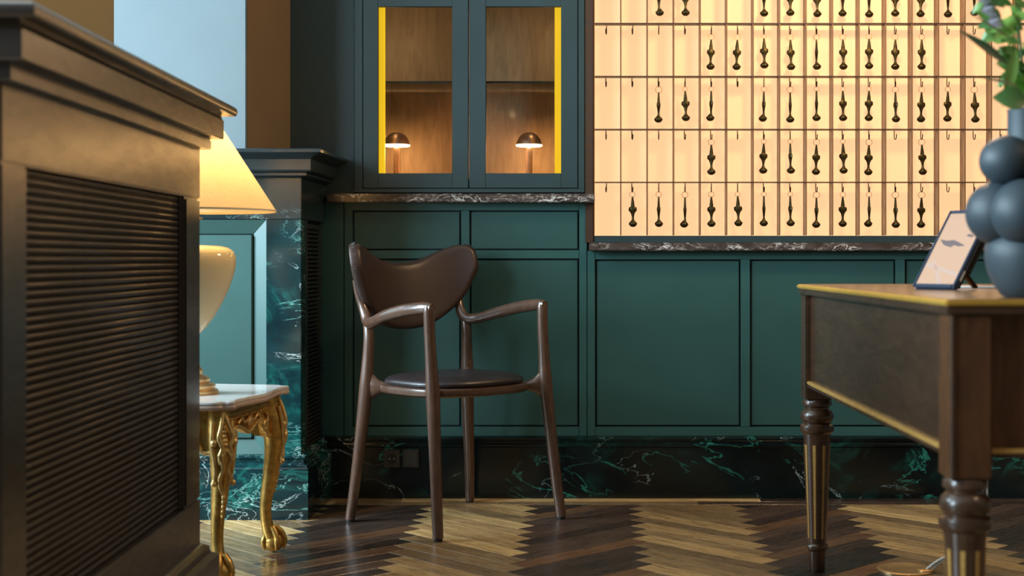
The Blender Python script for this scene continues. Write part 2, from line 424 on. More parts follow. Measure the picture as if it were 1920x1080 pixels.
# ------------------------------------------------------------------ room shell
WY = 4.69                   # plane of the panelled back wall
XL, XR, YN, YF, H = -3.5, 3.2, -4.0, 5.10, 3.3
fl = structure(MB().box(XL, XR, YN, YF, -0.06, -0.012).build('floor', M['rack_dark']))
structure(MB().box(XL-0.1, XR+0.1, YN-0.1, YF+0.1, H, H+0.1).build('ceiling', M['ceiling']))
structure(MB().box(XR, XR+0.1, YN, YF, 0, H).build('wall_right', M['tan_wall']))
structure(MB().box(XL, XR, YN-0.1, YN, 0, H).build('wall_front', M['tan_wall']))
structure(MB().box(XL, XR, YF, YF+0.1, 0, H).build('wall_rear', M['rear_brown']))
wl = MB(); y0 = YN
for a, b in WINS:
    wl.box(XL-0.25, XL, y0, a, 0, H); wl.box(XL-0.25, XL, a, b, 0, 0.88); wl.box(XL-0.25, XL, a, b, 3.02, H); y0 = b
wl.box(XL-0.25, XL, y0, YF, 0, H)
structure(wl.build('wall_left', M['plaster']))
for i, (a, b) in enumerate(WINS):
    w = MB(); t = 0.05
    w.box(XL-0.16, XL-0.10, a, a+t, 0.88, 3.02); w.box(XL-0.16, XL-0.10, b-t, b, 0.88, 3.02)
    w.box(XL-0.16, XL-0.10, a+t, b-t, 0.88, 0.88+t); w.box(XL-0.16, XL-0.10, a+t, b-t, 3.02-t, 3.02); w.box(XL-0.16, XL-0.10, a+t, b-t, 2.2, 2.24)
    structure(w.build('window_%d' % (i+1), M['plaster']))

# --- herringbone floor
PL, PW = 0.472, 0.472/7
def plank_mesh(name, L, W, mat):
    g = 0.0006; b = MB().box(g, L-g, g, W-g, -0.012, 0)
    return b.mesh(name, mat, 0.0008, 0, 1)
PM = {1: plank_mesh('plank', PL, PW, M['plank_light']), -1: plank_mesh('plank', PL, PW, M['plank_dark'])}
c45 = math.sqrt(0.5)
BY0 = 4.555                 # border strip begins
cells = []
FOX = -0.187                # shifts the zigzag columns sideways
for m_ in range(-9, 10):
    for k_ in range(-80, 130):
        cells.append((k_*PW + m_*PL, k_*PW - m_*PL, -1))                       # runs away to the right
        cells.append(((k_+1)*PW + PL + m_*PL, (k_+1)*PW - PL - m_*PL, 1))      # runs away to the left
rest = {1: MB(), -1: MB()}
nplank = 0
def plank_corners(u, v, sgn):
    ox, oy = (u-v)*c45 + FOX, (u+v)*c45
    ang = R(135) if sgn == 1 else R(45)
    ca, sa = math.cos(ang), math.sin(ang)
    return ox, oy, ang, [(ox+ca*p-sa*q, oy+sa*p+ca*q) for p, q in ((0,0),(PL,0),(PL,PW),(0,PW))]
for x, y, sgn in cells:
    ox, oy, ang, cs = plank_corners(x, y, sgn)
    xs = [p[0] for p in cs]; ys = [p[1] for p in cs]
    if min(ys) > BY0 or max(xs) < -2.6 or min(xs) > 2.6 or max(ys) < 0.6: continue
    ycen = sum(ys)/4; xcen = sum(xs)/4
    vis = ycen > 3.25 and -1.25 < xcen < 1.75 and nplank < 300
    if vis and max(ys) <= BY0:
        o = share(PM[sgn], 'plank', fl, (ox, oy, 0), ang); nplank += 1
    elif max(ys) <= BY0:
        ca, sa = math.cos(ang), math.sin(ang); g = 0.0006
        vs = []
        for zz in (-0.012, 0):
            for u, v in ((g,g),(PL-g,g),(PL-g,PW-g),(g,PW-g)): vs.append((ox+ca*u-sa*v, oy+sa*u+ca*v, zz))
        rest[sgn].add(vs, [(0,3,2,1),(4,5,6,7),(0,1,5,4),(1,2,6,5),(2,3,7,6),(3,0,4,7)])
    else:                   # cut by the border: clip polygon at BY0
        poly = []
        for k in range(4):
            a, b = cs[k], cs[(k+1) % 4]
            if a[1] <= BY0: poly.append(a)
            if (a[1] <= BY0) != (b[1] <= BY0):
                t = (BY0-a[1])/(b[1]-a[1]); poly.append((a[0]+t*(b[0]-a[0]), BY0))
        if len(poly) > 2:
            loc = Matrix.Rotation(-ang, 2)
            pl = [tuple(loc @ Vector((px-ox, py-oy))) for px, py in poly]
            mb = MB().prism(pl, -0.012, 0)
            OFFCUR[0] = Vector((0,0,0)); me = mb.mesh('plank', PM[sgn].materials[0], 0, 0)
            if nplank < 300 and -1.25 < xcen < 1.75:
                share(me, 'plank', fl, (ox, oy, 0), ang); nplank += 1
for sgn, nm in ((1, 'bright_sheen_planks'), (-1, 'dull_sheen_planks')):
    o = rest[sgn].build(nm, PM[sgn].materials[0], fl, 0, 0); o['kind'] = 'stuff'
bx = [-2.6, -0.86, -0.32, 0.33, 0.98, 1.62, 2.6]
for k in range(6):
    for q, (ya, yb) in enumerate(((BY0+0.001, 4.612), (4.613, 4.70))):
        x0 = bx[k] + (0.21 if q else 0); x1 = bx[k+1] + (0.21 if q else 0)
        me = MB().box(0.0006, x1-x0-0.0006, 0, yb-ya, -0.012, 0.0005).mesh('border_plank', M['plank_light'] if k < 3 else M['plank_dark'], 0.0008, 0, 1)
        share(me, 'border_plank', fl, (x0, ya, 0))

# --- panelled back wall
XW0 = X(590, WY)
wb = MB().box(XW0, 2.4, WY+0.014, WY+0.05, 0.0, Z(458, WY))
wb.box(XW0, X(1108, WY), WY+0.014, WY+0.05, Z(458, WY), Z(368, WY))
wb = structure(wb.build('wall_back', M['groove']))
def wpart(name, x0, x1, y0, y1, f, mat, bev=0.0015):
    return MB().box(X(x0, WY), X(x1, WY), WY+f, WY+0.014, Z(y1, WY), Z(y0, WY)).build(name, mat, wb, bev)
for x0, x1 in ((590, 644), (645.5, 661)): wpart('stile', x0, x1, 379, 818, 0, M['teal'])
wpart('stile', 864.5, 880.5, 395, 800, 0, M['teal']); 
for x0, x1 in ((1086, 1100.5), (1101.5, 1116)): wpart('stile', x0, x1, 379 if x0 < 1100 else 470, 818, 0, M['teal'])
wpart('rail', 661, 1086, 379, 394.5, 0, M['teal']); wpart('rail', 661, 1086, 800.5, 818, 0, M['teal'])
for a, b in ((661, 864.5), (880.5, 1086)):
    wpart('rail', a, b, 469.5, 485, 0, M['teal'])
    wpart('panel', a+3, b-3, 397.5, 466.5, 0.005, M['teal_panel']); wpart('panel', a+3, b-3, 488, 797.5, 0.005, M['teal_panel'])
wpart('rail', 1116, 2460, 470, 486.5, 0, M['teal']); wpart('rail', 1116, 2460, 800.5, 818, 0, M['teal'])
for k in range(4):
    a = 1116 + 290.5*k
    wpart('panel', a+3, a+270, 489.5, 797.5, 0.005, M['teal_panel'])
    wpart('stile', a+273, a+290.5, 486.5, 800.5, 0, M['teal'])
# marble skirting
bb = MB().mould([(XW0, 4.70), (2.4, 4.70)], [(0.032, 0.0), (0.032, 0.170), (0.037, 0.174), (0.037, 0.181), (0.026, 0.184), (0.026, 0.190), (0.029, 0.193), (0.029, 0.201), (0.018, 0.205), (0.0, 0.205)], 0.0)
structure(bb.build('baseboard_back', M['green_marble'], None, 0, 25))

# --- marble ledges
tag(MB().box(X(612, 4.65), X(1115, 4.65), 4.65, WY+0.05, Z(379, 4.65), Z(363, 4.65)).build('marble_ledge', M['brown_marble'], None, 0.003),
    'upper brown veined marble ledge under the glazed cabinet', 'ledge')
tag(MB().box(X(1104, 4.65), 2.35, 4.65, 4.78, Z(470, 4.65), Z(455, 4.65)).build('marble_ledge', M['brown_marble'], None, 0.003),
    'lower brown veined marble ledge below the lit key rack', 'ledge')

# ------------------------------------------------------------------ glazed display cabinet
CY = WY
cb = thing('display_cabinet', (X(880, CY), CY, 1.02), 'dark green glazed wall cabinet with two doors and yellow light strips', 'cabinet')
ztop = 2.0; z0 = Z(361, CY)
body = MB()
body.box(X(665, CY), X(694, CY), CY+0.006, 5.02, z0, ztop)          # left side
body.box(X(1070, CY), X(1096, CY), CY+0.006, 5.02, z0, ztop)
body.box(X(694, CY), X(1070, CY), CY+0.012, 5.02, z0, Z(337, CY))   # floor
body.box(X(694, CY), X(1070, CY), CY+0.012, 5.02, ztop-0.05, ztop)
body.build('body', M['cab_paint'], cb, 0.0015)
MB().box(X(694, CY), X(1070, CY), 5.0, 5.02, Z(337, CY), ztop-0.05).build('back_panel', M['cab_inside'], cb)
MB().box(X(694, CY), X(1070, CY), CY+0.03, 5.0, Z(337, CY)+0.0005, Z(337, CY)+0.004).build('floor_lining', M['cab_inside'], cb)
MB().box(X(665, CY), X(1096, CY), CY-0.004, CY+0.006, z0, Z(354, CY)).build('bottom_rail', M['cab_paint'], cb, 0.001)
MB().box(X(665, CY), X(680, CY), CY-0.004, CY+0.006, Z(354, CY), ztop).build('stile', M['cab_paint'], cb, 0.001)
MB().box(X(1084.5, CY), X(1096, CY), CY-0.004, CY+0.006, Z(354, CY), ztop).build('stile', M['cab_paint'], cb, 0.001)
MB().box(X(698, CY), X(1066, CY), 4.78, 4.985, Z(154, 4.78)-0.003, Z(154, 4.78)+0.003).build('glass_shelf', M['shelf_glass'], cb, 0.0005)
MB().box(X(698, CY), X(1066, CY), 4.777, 4.780, Z(154, 4.78)-0.003, Z(154, 4.78)+0.003).build('shelf_edge', M['groove'], cb)
for k, (a, b, ga, gb) in enumerate(((681.5, 878, 709, 848), (880, 1083, 911, 1052))):
    d = MB()
    zb, zt = Z(352.5, CY), Z(-24, CY); gz0, gz1 = Z(325, CY), Z(12.5, CY)
    d.box(X(a, CY), X(ga, CY), CY-0.005, CY+0.018, zb, zt); d.box(X(gb, CY), X(b, CY), CY-0.005, CY+0.018, zb, zt)
    d.box(X(ga, CY), X(gb, CY), CY-0.0045, CY+0.018, zb, gz0); d.box(X(ga, CY), X(gb, CY), CY-0.0045, CY+0.018, gz1, zt)
    dd = d.build('door', M['cab_paint'], cb, 0.001)
    MB().box(X(ga, CY), X(gb, CY), CY+0.005, CY+0.009, gz0, gz1).build('glass_pane', M['glass'], dd, 0, 0)
MB().box(X(681.5, CY), X(1083, CY), CY-0.005, CY+0.018, Z(-26, CY), ztop).build('fascia', M['cab_paint'], cb, 0.001)
for a, b in ((706, 721.5), (1040, 1056)):
    MB().box(X(a, 4.72), X(b, 4.72), 4.715, 4.735, Z(330, 4.72), Z(5, 4.72)).build('light_strip', M['led'], cb, 0.002)
for a in (716, 1045):
    point('light_strip_glow', (X(a, 4.76), 4.765, 1.56), 0.9, (1.0, 0.74, 0.42), 0.01)
# filler panel between pier and cabinet, and wall above
structure(MB().box(X(540, 4.70), X(664, CY), CY+0.004, CY+0.04, 1.0, H).build('trim_1', M['cab_paint'], None, 0.0015))
structure(MB().box(X(665, CY), 2.4, CY+0.004, 5.05, ztop+0.001, H).build('wall_upper', M['cab_paint'], None))

def mushroom(px, label):
    Y = 4.86; x = X(px, Y); zb = Z(337, CY) + 0.004
    t = thing('mushroom_lamp', (x, Y, zb), label, 'lamp', 'copper mushroom lamps in the glazed cabinet')
    zr = Z(271.5, Y); r = 0.0445
    MB().lathe([(0.030, 0), (0.030, 0.006), (0.012, 0.010), (0.0115, 0.05), (0.0115, zr-zb-0.012), (0.019, zr-zb-0.004), (0.019, zr-zb)], 24, (x, Y, zb)).build('stem', M['copper'], t)
    MB().lathe([(r, zr), (r*0.97, zr+0.009), (r*0.86, zr+0.021), (r*0.66, zr+0.033), (r*0.36, zr+0.041), (0.001, zr+0.044)], 32, (x, Y, 0), cap=False).build('dome', M['copper'], t)
    MB().lathe([(r*1.02, zr), (r*1.04, zr-0.003), (r*0.95, zr-0.006), (0.02, zr-0.008)], 32, (x, Y, 0)).build('diffuser', M['lamp_disc'], t)
    p = point('mushroom_lamp_light', (x, Y, zr-0.03), 4.5, (1.0, 0.52, 0.18), 0.02)
mushroom(744, 'small copper mushroom lamp behind the left cabinet door')
mushroom(992, 'small copper mushroom lamp behind the right cabinet door')

# ------------------------------------------------------------------ key rack
KX0, KP = X(1114.5, 4.70), 0.0888
NC, NR = 20, 7
KZ = [Z(441, 4.70) + 0.1776*k for k in range(NR+1)]     # shelf heights from the bottom
KB, KF = 4.760, 4.695
kr = thing('key_rack', (KX0, WY, KZ[0]), 'warm backlit wooden key rack of narrow pigeonholes with hooks', 'key rack')
KX1 = KX0 + KP*NC
MB().box(KX0-0.002, KX1+0.002, KB, KB+0.02, KZ[0]-0.002, KZ[-1]+0.002).build('backlit_panel', M['backlight'], kr, 0, 0)
fr = MB()
MB().box(X(1097.5, WY), KX0-0.004, WY-0.004, KB+0.02, Z(455, WY), KZ[-1]+0.03).build('jamb', M['rack_dark'], kr, 0.001)
fr.box(KX0-0.004, KX1+0.03, WY, KB+0.02, Z(455, WY), KZ[0]-0.002)
fr.box(KX0-0.004, KX1+0.03, WY, KB+0.02, KZ[-1]+0.002, ztop)
fr.box(KX1+0.004, KX1+0.03, WY, KB+0.02, KZ[0]-0.002, KZ[-1]+0.002)
fr.build('frame', M['cab_paint'], kr, 0.001)
MB().box(KX0-0.004, KX0+0.0005, KF, KB, KZ[0]-0.002, KZ[-1]+0.002).build('side_lining', M['key_wood'], kr, 0.0005)
dm = MB().box(-0.0018, 0.0018, KF, KB-0.0005, KZ[0], KZ[-1]).mesh('divider', M['key_wood'], 0.0005)
for k in range(1, NC+1): share(dm, 'divider', kr, Vector((KX0+KP*k, 0, 0))  )
sm = MB().box(KX0+0.001, KX1, KF-0.001, KF+0.040, -0.0014, 0.0014).mesh('shelf', M['rack_dark'], 0.0004)
for k in range(1, NR): share(sm, 'shelf', kr, Vector((0, 0, KZ[k])))
hk = [(0, 0.012, 0), (0, 0.012, -0.020)] + [(0, 0.012-0.011*(1-math.cos(a)), -0.020-0.010*math.sin(a)) for a in (0.5, 1.0, 1.57, 2.1, 2.6, 3.14)] + [(0, -0.0105, -0.013)]
hm = MB().tube(hk, 0.0017, 6).mesh('hook', M['hook'])
# key meshes (origin at the hook's saddle)
ringm = MB().tube([(0.0105*math.cos(a), 0, -0.0105+0.0105*math.sin(a)) for a in [2*math.pi*k/20 for k in range(21)]], 0.0008, 5, up=(0,1,0)).mesh('ring', M['ring'])
bodyp = [(0.000, .0024, .0024), (.006, .0034, .0030), (.018, .0052, .0036), (.030, .0066, .0042), (.034, .0070, .0044), (.0355, .0112, .0050), (.038, .0138, .0056), (.0475, .0140, .0056), (.050, .0112, .0052), (.053, .0086, .0048), (.060, .0054, .0042), (.072, .0036, .0032), (.079, .0048, .0046), (.084, .0050, .0046)]
kb = MB().tube([(0, 0, -0.019-d) for d, a, b in bodyp], [(a, b) for d, a, b in bodyp], 12, up=(1,0,0))
bodym = kb.mesh('fob', M['key_brass'])
knobm = MB().lathe([(0.001, -0.0215), (.006, -.0208), (.0105, -.0178), (.0138, -.0130), (.0144, -.0105), (.0138, -.0080), (.0100, -.0035), (.006, .0), (.005, 0.003)], 16).mesh('knob', M['key_brass'])
ROWS = {   # row from the top of the picture: column -> F (broad side seen) or S (narrow side seen)
 0: '--SF--SFFSSFFSS-', 1: '----FFFFSFFFF---', 2: '--SFS-SSSFFSFFF-', 3: '----F-FSFFF-F---', 4: '-FSSFFSSSFSSF---'}
RN = ['topmost row in view', 'second row from the top of the picture', 'third row from the top of the picture', 'fourth row from the top of the picture', 'lowest row of the rack']
ON = ['first', 'second', 'third', 'fourth', 'fifth', 'sixth', 'seventh', 'eighth', 'ninth', 'tenth', 'eleventh', 'twelfth', 'thirteenth', 'fourteenth', 'fifteenth', 'sixteenth']
HY = 4.728
for row in range(5):
    zs = KZ[5-row] - 0.0016
    cnt = 0
    for c in range(17):
        hx = KX0 + KP*(c+0.5) - 0.005
        h = share(hm, 'hook', kr, Vector((hx, HY, zs)), R(random.uniform(-8, 8)))
        ch = ROWS[row][c] if c < 16 else '-'
        if ch == '-': continue
        cnt += 1
        lab = ('dark brass hotel key with its %s side showing, %s key from the left in the %s' % ('broad' if ch == 'F' else 'narrow', ON[cnt-1], RN[row]))
        if len(lab.split()) > 16:
            lab = '%s dark brass key from the left, %s' % (ON[cnt-1], RN[row])
        t = thing('hotel_key', (hx, HY+0.001, zs-0.0285), lab, 'key', 'brass keys hanging in the key rack', world=False)
        s = random.choice([0.8, 0.9, 1.0, 1.05])
        r = share(ringm, 'ring', t, (0, 0, 0), R(random.uniform(-18, 18))); r.scale = (s, s, s)
        dz = 0.021*(1-s)
        rz = R(random.uniform(-12, 12)) if ch == 'F' else R(random.choice([-1, 1])*random.uniform(68, 88))
        tilt = R(random.uniform(-2.2, 2.2))
        b = share(bodym, 'fob', t, (0, 0, dz), rot=(0, tilt, rz))
        kk = share(knobm, 'knob', t, (math.sin(tilt)*-0.1, 0, dz-0.100))

# ------------------------------------------------------------------ sockets on the skirting
for px, nm, lab in ((735.5, 'power_socket', 'dark square power socket on the black marble skirting'), (770.5, 'blank_plate', 'dark blank cover plate beside the power socket on skirting')):
    Y = 4.668; x = X(px, Y); z = Z(859.5, Y); s = 0.0265
    t = thing(nm, (x, Y, z), lab, 'socket')
    MB().box(x-s, x+s, Y-0.009, Y+0.001, z-s*1.1, z+s*1.1).build('plate', M['socket'], t, 0.002)
    if nm == 'power_socket':
        w = MB(); n = 24
        w.v += [(x+0.017*math.cos(2*math.pi*k/n), Y-0.0098, z+0.017*math.sin(2*math.pi*k/n)) for k in range(n)]; w.f.append(tuple(range(n)))
        w.v += [(x+0.017*math.cos(2*math.pi*k/n), Y-0.007, z+0.017*math.sin(2*math.pi*k/n)) for k in range(n)]; w.f += [(k, (k+1) % n, n+(k+1) % n, n+k) for k in range(n)]
        w.build('socket_well', M['socket_in'], t)
        for dx in (-0.0075, 0.0075): MB().ball((x+dx, Y-0.0105, z), 0.0024, 10, 6).build('pin_hole', M['brass'], t)
    else:
        MB().box(x-s*0.8, x+s*0.8, Y-0.0105, Y-0.009, z-s*0.88, z+s*0.88).build('cover', M['socket'], t, 0.001)

# ------------------------------------------------------------------ pier and its panelled marble pedestal
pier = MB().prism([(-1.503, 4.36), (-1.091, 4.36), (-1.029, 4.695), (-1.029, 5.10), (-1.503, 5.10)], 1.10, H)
pr = structure(pier.build('wall_pier', M['plaster_warmlit'], None, 0.004))
MB().box(-1.503, -1.091, 4.352, 4.362, 1.12, H).build('pier_face', M['plaster_daylit'], pr, 0.003)
PX, PY = -0.911, 4.31          # right-hand front edge of the pedestal
PLX = -2.3
ped = thing('panelled_pedestal', (PX-0.5, PY+0.2, 0), 'teal panelled pedestal with green marble corner, dark cornice and side grille', 'pedestal')
MB().box(PLX, PX-0.02, PY+0.03, 4.69, 0.02, 1.06).build('core', M['groove'], ped)
xa = X(499, PY)
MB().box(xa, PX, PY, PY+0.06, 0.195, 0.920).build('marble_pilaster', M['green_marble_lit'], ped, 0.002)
MB().mould([(PLX, PY), (PX, PY), (PX, 4.69)], [(0, 0.9215), (0, 1.05)], -0.03).build('frieze', M['dark_marble'], ped, 0.002)
MB().mould([(PLX, PY), (PX, PY), (PX, 4.69)], [(0, 1.048), (0.012, 1.050), (0.020, 1.055), (0.020, 1.063), (0.032, 1.067), (0.036, 1.072), (0.036, 1.104), (0.042, 1.108), (0.060, 1.115), (0.070, 1.121), (0.074, 1.1225), (0.074, 1.131), (0.070, 1.134)], -0.03).build('cornice', M['black_gloss'], ped, 0, 28)
MB().box(PLX, PX+0.02, PY-0.02, 4.69, 1.126, 1.1335).build('top_slab', M['black_gloss'], ped)
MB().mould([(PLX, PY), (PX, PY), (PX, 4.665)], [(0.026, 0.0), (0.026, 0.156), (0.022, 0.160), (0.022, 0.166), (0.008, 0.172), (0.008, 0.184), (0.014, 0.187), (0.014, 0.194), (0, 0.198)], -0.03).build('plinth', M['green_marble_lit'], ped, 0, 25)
# framed panel: outer frame, bevel and field
fx1 = xa; fx0 = -2.0; fz1 = 0.920; fz0 = 0.198; t_ = 0.043
MB().add([(fx0, PY+0.004, fz0), (fx1, PY+0.004, fz0), (fx1, PY+0.004, fz1), (fx0, PY+0.004, fz1),
          (fx0+t_, PY+0.024, fz0+t_), (fx1-t_, PY+0.024, fz0+t_), (fx1-t_, PY+0.024, fz1-t_), (fx0+t_, PY+0.024, fz1-t_)],
         [(0,1,5,4), (1,2,6,5), (2,3,7,6), (3,0,4,7)]).build('panel_bevel', M['teal'], ped, 0, 10)
MB().box(fx0+t_+0.004, fx1-t_-0.004, PY+0.016, PY+0.032, fz0+t_+0.004, fz1-t_-0.004).build('panel', M['teal'], ped, 0.003)
gm = MB().box(PX-0.012, PX-0.004, PY+0.10, 4.66, -0.004, 0.004).mesh('slat', M['counter_slat'], 0.0012, 35, 1)
MB().box(PX-0.02, PX, PY+0.06, PY+0.095, 0.198, 0.920).build('grille_stile', M['counter_wood'], ped, 0.002)
k = 0.21
while k < 0.91:
    share(gm, 'slat', ped, Vector((0, 0, k))); k += 0.0135

# ------------------------------------------------------------------ reception counter (foreground left)
ct = thing('reception_counter', (-0.93, 3.28, 0), 'dark glossy wood reception counter with slatted grille and heavy cornice', 'counter', None, R(3.0), world=False)
CL = 1.25; CW = 0.55
pth = [(0, -CL), (0, 0), (-CW, 0)]
pth = [(-CW, -CL), (0, -CL), (0, 0), (-CW, 0)]
gy0, gy1 = -1.145, -0.150; gz0, gz1 = 0.2375, 0.940
MB().box(-CW, -0.05, -CL+0.02, -0.02, 0.02, 1.14).build('carcass', M['black'], ct)
def cmould(name, prof, base=-0.04, mat='counter_wood', sm=30):
    rev = [(o, z) for o, z in prof]
    return MB().mould(list(pth), rev, base).build(name, M[mat], ct, 0, sm)
cmould('cornice', [(0.0, 1.056), (0.019, 1.0562), (0.021, 1.058), (0.021, 1.076), (0.019, 1.078), (0.019, 1.0825), (0.043, 1.083), (0.045, 1.085), (0.045, 1.127), (0.043, 1.129), (0.040, 1.137), (0.060, 1.1385), (0.068, 1.140), (0.0715, 1.146), (0.072, 1.152), (0.0705, 1.158), (0.064, 1.163), (0.03, 1.164)])
MB().box(-CW+0.01, 0.05, -CL-0.04, 0.04, 1.150, 1.1635).build('counter_top', M['counter_wood'], ct, 0.002)
MB().box(-0.05, 0, -CL, 0, gz1, 1.060).build('frieze', M['counter_wood'], ct, 0.003)
MB().box(-0.05, 0, -CL, gy0, gz0, gz1).build('stile', M['counter_wood'], ct, 0.003)
MB().box(-0.05, 0, gy1+0.012, 0, gz0, gz1).build('stile', M['counter_wood'], ct, 0.006)
MB().box(-0.05, -0.010, gy1, gy1+0.012, gz0, gz1).build('inner_bead', M['counter_wood'], ct, 0.002)
MB().box(-0.05, 0, -CL, 0, 0.125, gz0).build('bottom_rail', M['counter_wood'], ct, 0.003)
MB().box(-CW, -0.05, -0.022, 0, 0.12, 1.06).build('end_panel', M['counter_wood'], ct, 0.003)
MB().box(-CW, -0.05, -CL, -CL+0.022, 0.12, 1.06).build('end_panel', M['teal'], ct, 0.003)
cmould('plinth', [(0.036, 0.0), (0.036, 0.102), (0.030, 0.106), (0.020, 0.110), (0.018, 0.116), (0.018, 0.124), (0.008, 0.130), (0, 0.134)])
sl = MB().tube([(-0.020, gy0, 0), (-0.020, gy1, 0)], [(0.0055, 0.006)]*2, 10).mesh('slat', M['counter_slat'], 0, 40)
k = gz0 + 0.008
while k < gz1:
    share(sl, 'slat', ct, Vector((0, 0, k))); k += 0.0135
wr = MB(); y = gy0 + 0.006
while y < gy1: wr.box(-0.024, -0.0155, y-0.0012, y+0.0012, gz0, gz1); y += 0.009
w = wr.build('grille_wires', M['counter_slat'], ct, 0, 0); w['kind'] = 'stuff'

# ------------------------------------------------------------------ armchair
ch = thing('armchair', (-0.433, 4.28, 0), 'dark walnut armchair with curved brown leather back and round seat', 'chair', None, R(45.5), world=False)
CW_ = M['chair_wood']
def swept(pts, k=6):
    q = spline([p[:3] + (p[3:] if isinstance(p[3], (int, float)) else p[3]) for p in pts], k)
    return [p[:3] for p in q], [tuple(p[3:]) if len(p) == 5 else p[3] for p in q]
for s in (-1, 1):
    # front leg (foot, knee at the seat rail, up to the arm)
    P, Rr = swept([(s*.242, -.214, .008, .0155), (s*.236, -.200, .11, .0165), (s*.229, -.184, .25, .0180), (s*.2235, -.170, .37, .0200), (s*.222, -.165, .42, .0205), (s*.222, -.158, .50, .0175), (s*.2225, -.152, .58, .0165), (s*.223, -.149, .648, .0165), (s*.223, -.148, .664, .0140)], 5)
    lg = MB().tube(P, Rr, 16, up=(1, 0, 0)).build('leg', CW_, ch)
    MB().lathe([(.0115, 0), (.0125, .003), (.0125, .009)], 16, (s*.242, -.214, 0)).build('glide', M['rubber'], lg)
    MB().tube([(s*.224, -.168, .412), (s*.212, -.155, .411), (s*.196, -.140, .409), (s*.175, -.120, .4075)], [(.075, .009), (.043, .014), (.022, .015), (.013, .013)], 14).build('seat_bracket', CW_, lg, 0, 70)
    # back leg, turning up into the back support
    P, Rr = swept([(s*.238, .214, .008, .0150), (s*.228, .203, .11, .0165), (s*.214, .193, .25, .0185), (s*.203, .185, .37, .0215), (s*.200, .182, .42, .0215), (s*.196, .179, .50, .0180), (s*.194, .178, .56, .0165), (s*.193, .184, .600, .0150)], 5)
    lg = MB().tube(P, Rr, 16, up=(1, 0, 0)).build('leg', CW_, ch)
    MB().lathe([(.0115, 0), (.0125, .003), (.0125, .009)], 16, (s*.238, .214, 0)).build('glide', M['rubber'], lg)
    MB().tube([(s*.202, .186, .412), (s*.192, .170, .411), (s*.177, .150, .409), (s*.155, .125, .4075)], [(.075, .009), (.043, .014), (.022, .015), (.013, .013)], 14).build('seat_bracket', CW_, lg, 0, 70)
    # arm
    P, Rr = swept([(s*.214, .224, .735, (.007, .006)), (s*.203, .224, .695, (.010, .010)), (s*.193, .216, .660, (.0135, .0135)), (s*.190, .203, .630, (.0155, .016)), (s*.193, .186, .609, (.0175, .0175)), (s*.200, .162, .605, (.0175, .0175)), (s*.212, .125, .611, (.0165, .017)), (s*.229, .045, .632, (.0150, .0185)), (s*.234, -.040, .648, (.0145, .019)), (s*.230, -.110, .6565, (.0145, .018)), (s*.2235, -.143, .658, (.0145, .0165)), (s*.222, -.162, .657, (.0120, .0130))], 5)
    MB().tube(P, Rr, 16).build('arm', CW_, ch, 0, 60)
# seat rail: rounded ring below the cushion
def superel(a, b, n, e=3.2, yoff=0):
    out = []
    for k in range(n):
        t = 2*math.pi*k/n; c, s_ = math.cos(t), math.sin(t)
        out.append((a*math.copysign(abs(c)**(2/e), c), yoff + b*math.copysign(abs(s_)**(2/e), s_)))
    return out
SN = 56
def ringloft(mb, rings):
    n = len(rings[0]); vs = []; fs = []
    for r in rings: vs += r
    for i in range(len(rings)-1):
        for k in range(n):
            k2 = (k+1) % n; fs.append((i*n+k, i*n+k2, (i+1)*n+k2, (i+1)*n+k))
    fs.append(tuple(range(n-1, -1, -1))); fs.append(tuple((len(rings)-1)*n+k for k in range(n)))
    return mb.add(vs, fs)
def seat_ring(o, z): return [(x, y, z) for x, y in superel(.207+o, .190+o, SN, 3.0, .005)]
ringloft(MB(), [seat_ring(-.030, .394), seat_ring(-.006, .3945), seat_ring(.001, .399), seat_ring(.003, .407), seat_ring(.001, .417), seat_ring(-.006, .4205), seat_ring(-.03, .421)]).build('seat_rail', CW_, ch, 0, 50)
def dome(o, z, d=0): return [(x, y, z) for x, y in superel(.198+o, .182+o, SN, 2.7, .005)]
ringloft(MB(), [dome(-.02, .419), dome(-.003, .421), dome(.003, .427), dome(.002, .434), dome(-.006, .441), dome(-.024, .4475), dome(-.06, .452), dome(-.11, .4545), dome(-.15, .4555), dome(-.178, .4558)]).build('seat_cushion', M['leather_seat'], ch, 0, 60)
# backrest shell
def interp(tab, x):
    for i in range(len(tab)-1):
        if tab[i][0] <= x <= tab[i+1][0]:
            p0 = tab[max(i-1,0)]; p1 = tab[i]; p2 = tab[i+1]; p3 = tab[min(i+2, len(tab)-1)]
            t = (x-p1[0])/(p2[0]-p1[0])
            m1 = (p2[1]-p0[1])/(p2[0]-p0[0])*(p2[0]-p1[0]); m2 = (p3[1]-p1[1])/(p3[0]-p1[0])*(p2[0]-p1[0])
            return (2*t**3-3*t*t+1)*p1[1]+(t**3-2*t*t+t)*m1+(-2*t**3+3*t*t)*p2[1]+(t**3-t*t)*m2
    return tab[-1][1]
TOPZ = [(0, .786), (8.3, .789), (16.6, .801), (25, .821), (33.3, .838), (40, .846), (44.8, .843), (47.7, .826), (48.5, .806)]
BOTZ = [(0, .576), (8.3, .579), (16.6, .591), (25, .616), (33.3, .652), (40, .692), (44.8, .735), (47.7, .764), (48.5, .780)]
BR_ = 0.330
def shell(a, z, d):
    """a: angle across in degrees, z height, d: offset toward the sitter"""
    rr = BR_ - d
    yc = .250 + (z-.58)*.214 - BR_
    return (rr*math.sin(R(a)), yc + rr*math.cos(R(a)), z)
NA = 49; NZ = 14
angs = [48.5*math.sin(math.pi/2*(-1+2*i/(NA-1))) for i in range(NA)]
